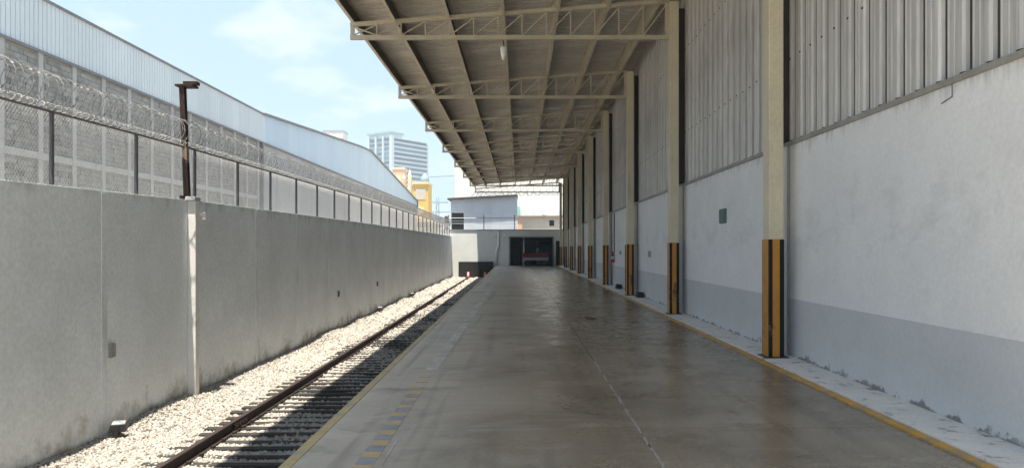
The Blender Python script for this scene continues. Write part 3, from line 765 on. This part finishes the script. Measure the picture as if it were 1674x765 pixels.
MB().path([(-3.1,0,.55),(3.1,0,.55)], .015, 6).build('rail', M['steel'], rg)

# grey shed behind the end wall
SY = 72.0
sd = thing('grey_shed', 'blue grey sheet metal shed with a dark window above the end wall', 'shed', (-3.5, SY, 0))
sx0, sx1 = -6.7, -.32; o_ = on(sd)
def shz(x): return 6.35+(x-sx0)*.055
ribs = []
for k in range(5): ribs += [(k*.18,0),(k*.18+.12,0),(k*.18+.135,-.02),(k*.18+.165,-.02)]
ribs.append((.91,0))
x = sx0
while x < sx1-.2:
    w = min(1.24 if x == sx0 else .912, sx1-x); b = MB()
    lo = 5.05 if x < -6.0 else .2
    b.sheet([(a*w/.91, q) for a, q in ribs], lo, shz(x)-.05, lambda a, q, z, x=x: (x+a, SY+q, z))
    b.build('cladding_sheet', M['shed'], sd, o_)
    x += w
MB().box(sx0, sx0+1.24, SY+.001, SY+.03, .2, 3.4).build('sill_panel', M['shed'], sd, o_)
w = MB().box(sx0+.05, sx0+1.22, SY+.05, SY+.08, 3.41, 5.04).build('window', M['glass_dark'], sd, o_)
MB().box(sx0, sx0+1.24, SY-.03, SY+.04, 4.2, 4.3).build('window_bar', M['steel'], w)
MB().box(sx0-.05, sx0, SY-.01, SY+4, .2, 6.2).build('side_wall', M['whitewall'], sd, o_)
MB().box(sx1, sx1+.06, SY-.01, SY+4, .2, 6.5).build('side_wall', M['shed'], sd, o_)
MB().hexa([(sx0-.35,SY-.5,6.30),(sx1+.1,SY-.5,6.66),(sx1+.1,SY+4.5,6.66),(sx0-.35,SY+4.5,6.30),(sx0-.35,SY-.5,6.44),(sx1+.1,SY-.5,6.80),(sx1+.1,SY+4.5,6.80),(sx0-.35,SY+4.5,6.44)]).build('roof_slab', M['shedroof'], sd, o_)

# pale lattice roof beyond the canopy
lt = thing('white_lattice_roof', 'pale lattice trusses of a neighbouring roof beyond the canopy end', 'roof', (0, 80, 0))
ll = on(lt)
for q, (yb, zb, zt) in enumerate(((78., 7.0, 7.55), (84., 7.35, 7.95))):
    MB().bar((-5.2,yb,zb),(5.5,yb,zb+.1),.1,.1).build('chord', M['white'], lt, ll)
    MB().bar((-5.2,yb,zt),(5.5,yb,zt+.1),.1,.1).build('chord', M['white'], lt, ll)
    for k in range(12):
        xa = -5.1+k*.88; xb = xa+.44
        MB().bar((xa,yb,zb+.03),(xb,yb,zt+.03),.07,.07).build('web', M['steel'], lt, ll)
        MB().bar((xb,yb,zt+.03),(xb+.44,yb,zb+.03),.07,.07).build('web', M['steel'], lt, ll)
MB().box(-5.4, -5.1, 77.8, 78.2, 0, 7.6).box(5.3, 5.6, 77.8, 78.2, 0, 7.6).build('pillar', M['white'], lt, ll)
MB().box(-5.4, -5.1, 83.8, 84.2, 0, 7.9).box(5.3, 5.6, 83.8, 84.2, 0, 7.9).build('pillar', M['white'], lt, ll)

def block_building(name, lab, cat, x0, x1, y0, y1, z1, m):
    r = thing(name, lab, cat, ((x0+x1)/2, y0, -1.3)); return r, on(r)
# beige low building
bb_, bo = block_building('beige_building', 'low beige building with peach corner pier behind the end wall', 'building', -.2, 4.6, 80, 88, 0, None)
MB().box(.25, 4.6, 80.1, 88, -1.3, 4.9).build('wall', M['beigewall'], bb_, bo)
MB().box(-.25, .25, 80, 80.6, -1.3, 4.9).build('pier', M['peach'], bb_, bo)
MB().box(-.35, 4.7, 79.85, 88, 4.9, 5.1).build('roof_edge', M['brown'], bb_, bo)
MB().box(3.2, 3.7, 80.04, 80.1, 4.0, 4.6).build('window', M['glass_dark'], bb_, bo)
# white building behind
wb, wo_ = block_building('white_building', 'tall plain white building rising behind the grey shed', 'building', -10, 14, 120, 150, 26, None)
MB().box(-10.6, 9.5, 120, 140, -1.3, 23.).build('wall', M['whitewall'], wb, wo_)
MB().box(-10.8, 9.7, 119.8, 140.2, 23., 23.5).build('parapet', M['whitewall'], wb, wo_)
for k in range(4):
    MB().box(-8+k*4.4, -7.7+k*4.4, 119.9, 120, -1.3, 23).build('pilaster', M['whitewall'], wb, wo_)
# pale sheds with grey stains seen above the beige building
ps, po = block_building('white_sheet_shed', 'white sheet wall of a shed above the beige building', 'shed', -.3, 6, 96, 104, 8, None)
MB().box(-.3, 6.5, 96, 104, -1.3, 7.9).build('wall', stain(mat('streaked white sheet', (.78,.80,.79), .6, .15, .7, 5, .05), (.42,.46,.46), 6, 4, (.5,.5,.5), .55, .7, .6, 1.6), ps, po)
MB().box(-.35, .0, 95.9, 96, 5.2, 7.).build('corner_trim', mat('green sheet', (.25,.55,.45), .6), ps, po)
b = MB()
for k in range(10): b.bar((2.9+k*.3, 95.8, 5.9-.25*math.sin(k*.35)), (3.2+k*.3, 95.8, 5.9-.25*math.sin((k+1)*.35)), .1, .1)
b.build('gutter', M['brown'], ps, po)

# ------------------------------------------------------------------ warehouses behind the boundary wall
BX = -18.0
bwh = thing('block_warehouse', 'concrete block warehouse with pale ribbed cladding behind the razor wire', 'warehouse', (BX, 38, -1.3))
bo = on(bwh)
zb0, zc0, zc1 = 0.5, 8.99, 10.9
Y0, Y1 = 19.0, 51.2
MB().box(BX-8, BX-.04, Y0, Y1, -1.3, zc0).build('wall_core', M['mortar'], bwh, bo)
colys = [23.45+2.09*k for k in range(14) if 23.45+2.09*k < Y1]
colys = [21.36, 19.27]+colys
for cy in colys:
    MB().box(BX-.04, BX+.05, cy-.13, cy+.13, -1.3, zc0-.02).build('pillar', M['beam'], bwh, bo)
for z in (5.05, 2.0):
    srt = sorted(colys)
    for a, c in zip(srt, srt[1:]):
        MB().box(BX-.04, BX+.035, a+.131, c-.131, z-.13, z+.13).build('beam', M['beam'], bwh, bo)
blk = MB().box(-.04, 0, -.19, .19, 0, .185).mesh('block', M['block'])
rest = MB(); cand = []
srt = sorted(colys)
for a, c in zip(srt, srt[1:]):
    for r_ in range(int((zc0-3.0)/.2)):
        z = 3.0+r_*.2
        if abs(z+.09-5.05) < .24: continue
        nb = 5; st = (c-a-.27)/nb
        for k in range(nb):
            off = (.5 if r_ % 2 else 0)*st
            ya = a+.135+k*st + (0 if not off else 0)
            yc = ya+st-.012
            if r_ % 2:
                ya2 = a+.135+(k-.5)*st if k else a+.135
                yc2 = a+.135+(k+.5)*st-.012
                ya, yc = ya2, yc2
                ext = [(ya, yc)]
                if k == nb-1: ext.append((yc+.012, c-.137))
            else: ext = [(ya, yc)]
            for (p, q) in ext: cand.append((p, q, z))
cand.sort(key=lambda t: (t[0] < 25.4, t[0], -t[2]))
for i, (p, q, z) in enumerate(cand):
    d = R.uniform(-.02, .02)
    if i < 300:
        o = link('block', blk, bwh, (bo[0]+BX+d, bo[1]+(p+q)/2, bo[2]+z)); o.scale = (1, (q-p)/.38, 1)
    else: rest.box(BX-.04, BX+d, p, q, z, z+.186)
stuff(rest.build('block', M['block'], bwh, bo))
def ribsheet(w, n, d=.03):
    o = []
    st = w/n
    for k in range(n): o += [(k*st,0),(k*st+st*.70,.006),(k*st+st*.74,-d),(k*st+st*.90,-d),(k*st+st*.94,.0)]
    o.append((w,0)); return o
cs = MB().sheet(ribsheet(1.0, 4, .035), 0, zc1-zc0, lambda a, q, z: (q, a, z)).mesh('cladding_sheet', M['lightclad'])
y = Y0
while y < Y1-.1:
    link('cladding_sheet', cs, bwh, (bo[0]+BX+.06, bo[1]+y, bo[2]+zc0)); y += 1.0
MB().box(BX-8, BX+.14, Y0, Y1+.05, zc1, zc1+.09).build('roof_edge', M['darktrim'], bwh, bo)
MB().box(BX-.04, BX+.12, Y0, Y1, zc0-.1, zc0-.003).build('drip_trim', M['darktrim'], bwh, bo)
MB().box(BX+.06, BX+.24, Y1-.2, Y1-.02, -1.3, zc0-.1).build('downpipe', M['darktrim'], bwh, bo)
# gabled one
gw = thing('gable_warehouse', 'gabled warehouse with pale blue cladding beyond the block warehouse', 'warehouse', (BX, 90, -1.3))
go = on(gw)
def gz(y):
    return float(np.interp(y, [51.3, 82.5, 88.5, 94, 128.5], [10.9, 12.95, 13.2, 12.7, 9.75]))
y = 51.3
while y < 128.4:
    w = min(2.0, 128.5-y); b = MB()
    pr_ = ribsheet(w, 8, .03); n = len(b.v)
    for (a, q) in pr_: b.v.append((BX+.06+q, y+a, zc0))
    for (a, q) in pr_: b.v.append((BX+.06+q, y+a, gz(y+a)))
    m_ = len(pr_); b.f += [(i, i+1, m_+i+1, m_+i) for i in range(m_-1)]
    b.build('cladding_sheet', M['blueclad'], gw, go); y += 2.0
y = 51.5
while y < 128.4:
    c = min(y+3.0, 128.5)
    MB().box(BX-.2, BX+R.uniform(0,.03), y+.02, c-.02, -1.3, zc0-.12).build('wall_panel', M['panel'], gw, go); y += 3.0
ys_ = [51.3, 82.5, 88.5, 94, 128.5]
for a, c in zip(ys_, ys_[1:]):
    MB().bar((BX+.06, a, gz(a)+.03), (BX+.06, c, gz(c)+.03), .4, .14).build('roof_edge', M['darktrim'], gw, go)
    MB().hexa([(BX-16,a,gz(a)-.1),(BX+.02,a,gz(a)-.1),(BX+.02,c,gz(c)-.1),(BX-16,c,gz(c)-.1),(BX-16,a,gz(a)-.02),(BX+.02,a,gz(a)-.02),(BX+.02,c,gz(c)-.02),(BX-16,c,gz(c)-.02)]).build('roof_sheet', M['lightclad'], gw, go)
MB().box(BX-.1, BX+.13, 51.3, 128.5, zc0-.11, zc0-.003).build('drip_trim', M['darktrim'], gw, go)
MB().box(BX-.1, BX+.25, 128.5, 128.9, zc0-.6, 9.9).build('corner_trim', M['bluetrim'], gw, go)
MB().box(BX-16, BX-.21, 51.4, 128.4, -1.3, zc0).build('core', M['panel'], gw, go)

# ------------------------------------------------------------------ far buildings
tw = thing('glass_tower', 'pale high rise tower with banded windows in the hazy distance', 'tower block', (-69.7, 400, -1.3), math.atan2(23, 16))
# local frame: +x along the right facade, -y faces the viewer's right
wid, dep, ht = 29., 18., 63.; NF = 25; fh = ht/NF
MB().box(.2, wid-.2, .2, dep-.2, 0, ht).build('core', M['tslab'], tw)
for k in range(NF):
    z = k*fh
    if k < 8: continue
    f = MB().box(1.2, wid-1.2, -.1, .19, z+.85, z+fh-.3).build('window_band', M['tglass'], tw)
    MB().box(0, wid, -.7, .1, z+fh-.3, z+fh+.02).build('floor_edge', M['tslab'], tw)
    MB().box(.5, wid-.5, -.75, -.55, z+.05, z+.5).build('balcony_rail', M['tslab'], tw)
    for q in range(3):
        MB().box(-.1, .19, 1.2+q*5.6, 1.2+q*5.6+4.2, z+.7, z+fh-.3).build('window', M['tglass'], tw)
for q in range(4):
    MB().box(-.8, .2, q*5.6-.3, q*5.6+.9, 0, ht+1).build('fin', M['tslab'], tw)
MB().box(-1, 1, -1, .2, 0, ht+1).build('fin', M['tslab'], tw)
MB().box(wid-.8, wid+.2, -.9, .2, 0, ht-1).build('fin', M['tslab'], tw)
MB().box(-.9, 10, .3, dep, ht+2.2, ht+3.2).build('parapet', M['teal'], tw)
MB().box(0, 9, 1, dep-1, ht+.02, ht+2.2).build('penthouse', M['tslab'], tw)

fb = thing('rooftop_block', 'small white block with a dark band above the gabled roof', 'building', (-76, 300, -1.3))
MB().box(-4,4,0,8,0,46).build('wall', M['whitewall'], fb)
MB().box(-3.6,3.6,.1,7.8,46,47.6).build('window_band', M['beigewall'], fb)
MB().box(-4,4,-.2,8.2,47.6,50.2).build('upper_wall', M['whitewall'], fb)
MB().box(-4.2,4.2,-.4,8.4,50.2,50.7).build('roof_slab', M['steel'], fb)

yb = thing('yellow_building', 'yellow rendered building with pale inset panels past the gabled warehouse', 'building', (-20., 150, -1.3))
MB().box(-1.8, 1.35, 0, 6, 0, 15.9).build('wall', M['yellow'], yb)
MB().box(-1.95, 1.5, -.3, 6.2, 15.9, 16.3).build('cornice', M['yellowpale'], yb)
MB().box(-1.2, .8, -.08, 0, 12.8, 15.0).build('panel', M['beigewall'], yb)
MB().path([(-.2,-.1,10.6),(-.2,0,10.6)], .8, 14).build('medallion', M['yellowpale'], yb)
MB().box(-1.9, 1.45, -.15, 0, 9.0, 9.3).build('string_course', M['yellowpale'], yb)
for x in (-1.75, .9): MB().box(x, x+.4, -.12, 0, 0, 8.99).build('pilaster', M['yellowpale'], yb)
for z in (2.4, 5.0, 7.2):
    for x in (-1.2, -.1): MB().box(x, x+.8, -.05, 0, z, z+1.5).build('window', M['peach'], yb)
MB().path([(.4,2,16.4),(.4,2,17.2),(.4,2,17.9),(.4,2,18.3)], [.9,.85,.5,.05], 12).build('dome', M['teal'], yb, smooth=True)
pt = thing('pale_tower', 'pale peach pinnacles rising beside the yellow building', 'tower', (-23.6, 156, -1.3))
MB().box(-1.4, .6, 0, 3, 0, 15.6).build('wall', M['yellowpale'], pt)
MB().path([(-1,.5,15.6),(-1,.5,17.6),(-1,.5,18.6)], [.5,.45,.05], 8).build('pinnacle', M['peach'], pt)
MB().path([(.2,.5,15.6),(.2,.5,18.2),(.2,.5,19.6)], [.45,.4,.05], 8).build('pinnacle', M['yellowpale'], pt)
pb = thing('peach_block', 'peach block peeping over the gabled roof below the tower', 'building', (-33.8, 205, -1.3))
MB().box(-1.5, 1.5, 0, 5, 0, 24.8).build('wall', M['peach'], pb)
MB().box(-1.7, 1.7, -.2, 5.2, 24.8, 25.3).build('cornice', M['yellowpale'], pb)
MB().box(-.6, .6, -.06, 0, 20.5, 23).build('window', M['yellowpale'], pb)
lb_ = thing('brown_building', 'low brown building with white openings behind the far fence', 'building', (-15.7, 130, -1.3))
MB().box(-2.2, 1.2, 0, 5, 0, 4.5).build('wall', M['brown'], lb_)
MB().box(-2.2, 1.2, .05, 5, 4.5, 6.6).build('upper_wall', M['whitewall'], lb_)
for k in range(5): MB().box(-2.2+k*.75, -1.95+k*.75, -.05, .05, 4.5, 6.6).build('mullion', M['brown'], lb_)
MB().box(-2.4, 1.4, -.3, 5.2, 6.6, 7.5).build('roof', M['darktrim'], lb_)
gpst = thing('dark_pillar', 'short dark pillar standing at the far end of the boundary wall', 'pillar', (-6.75, 67.9, -1.25))
MB().box(-.16, .16, -.16, .16, 0, 5.7).build('shaft', M['post'], gpst, bev=.02)
MB().box(-.2, .2, -.2, .2, 5.7, 5.8).build('cap', M['darktrim'], gpst)
py_ = thing('lattice_pylon', 'distant grey green pylon with crossarms left of the shed', 'pylon', (-29.6, 265, -1.3))
for sx in (-.7, .7):
    for sy in (-.7, .7): MB().bar((sx, sy, 0), (sx*.5, sy*.5, 21), .3, .3).build('leg', M['teal'], py_)
for z, w in ((12,3.6),(15.5,4.4),(19,3.8)): MB().box(-w, w, -.3, .3, z, z+.55).build('crossarm', M['teal'], py_)
for k in range(8): MB().bar((-.65, -.6, k*2.4+.5), (.65, -.6, k*2.4+2.7), .15, .15).build('brace', M['teal'], py_)
gf = thing('distant_block', 'pale far block low on the skyline behind the pylon', 'building', (-40, 340, -1.3))
MB().box(-7, 9, 0, 12, 0, 17).build('wall', M['tslab'], gf)
for k in range(4): MB().box(-6.5, 8.5, -.1, 0, 3+k*3.4, 4.6+k*3.4).build('window_band', M['tglass'], gf)
MB().box(-7.3, 9.3, -.3, 12.3, 17, 17.6).build('roof_slab', M['tslab'], gf)
cr_ = thing('tower_crane', 'faint tower crane jib reaching over the skyline from behind the canopy', 'crane', (-33, 420, -1.3))
MB().box(-.6, .6, -.6, .6, 0, 44).build('mast', M['teal'], cr_)
MB().bar((-20, 0, 43.2), (8, 0, 44.6), .7, .7).build('jib', M['teal'], cr_)
MB().box(5, 8, -.8, .8, 41.8, 43.8).build('counterweight', M['concrete'], cr_)

# ------------------------------------------------------------------ haze
hz = MB().box(-295, 295, -60, 555, -2.6, 72).build('haze', None)
hm = bpy.data.materials.new('haze'); hm.use_nodes = True
hn = hm.node_tree.nodes; hn.clear()
ho = hn.new('ShaderNodeOutputMaterial'); hv = hn.new('ShaderNodeVolumePrincipled')
hv.inputs['Color'].default_value = (.90, .95, 1, 1); hv.inputs['Density'].default_value = .0006
hm.node_tree.links.new(hv.outputs[0], ho.inputs['Volume'])
hz.data.materials.append(hm); stuff(hz)
tag(hz, 'pale haze fading the distant buildings', 'haze')
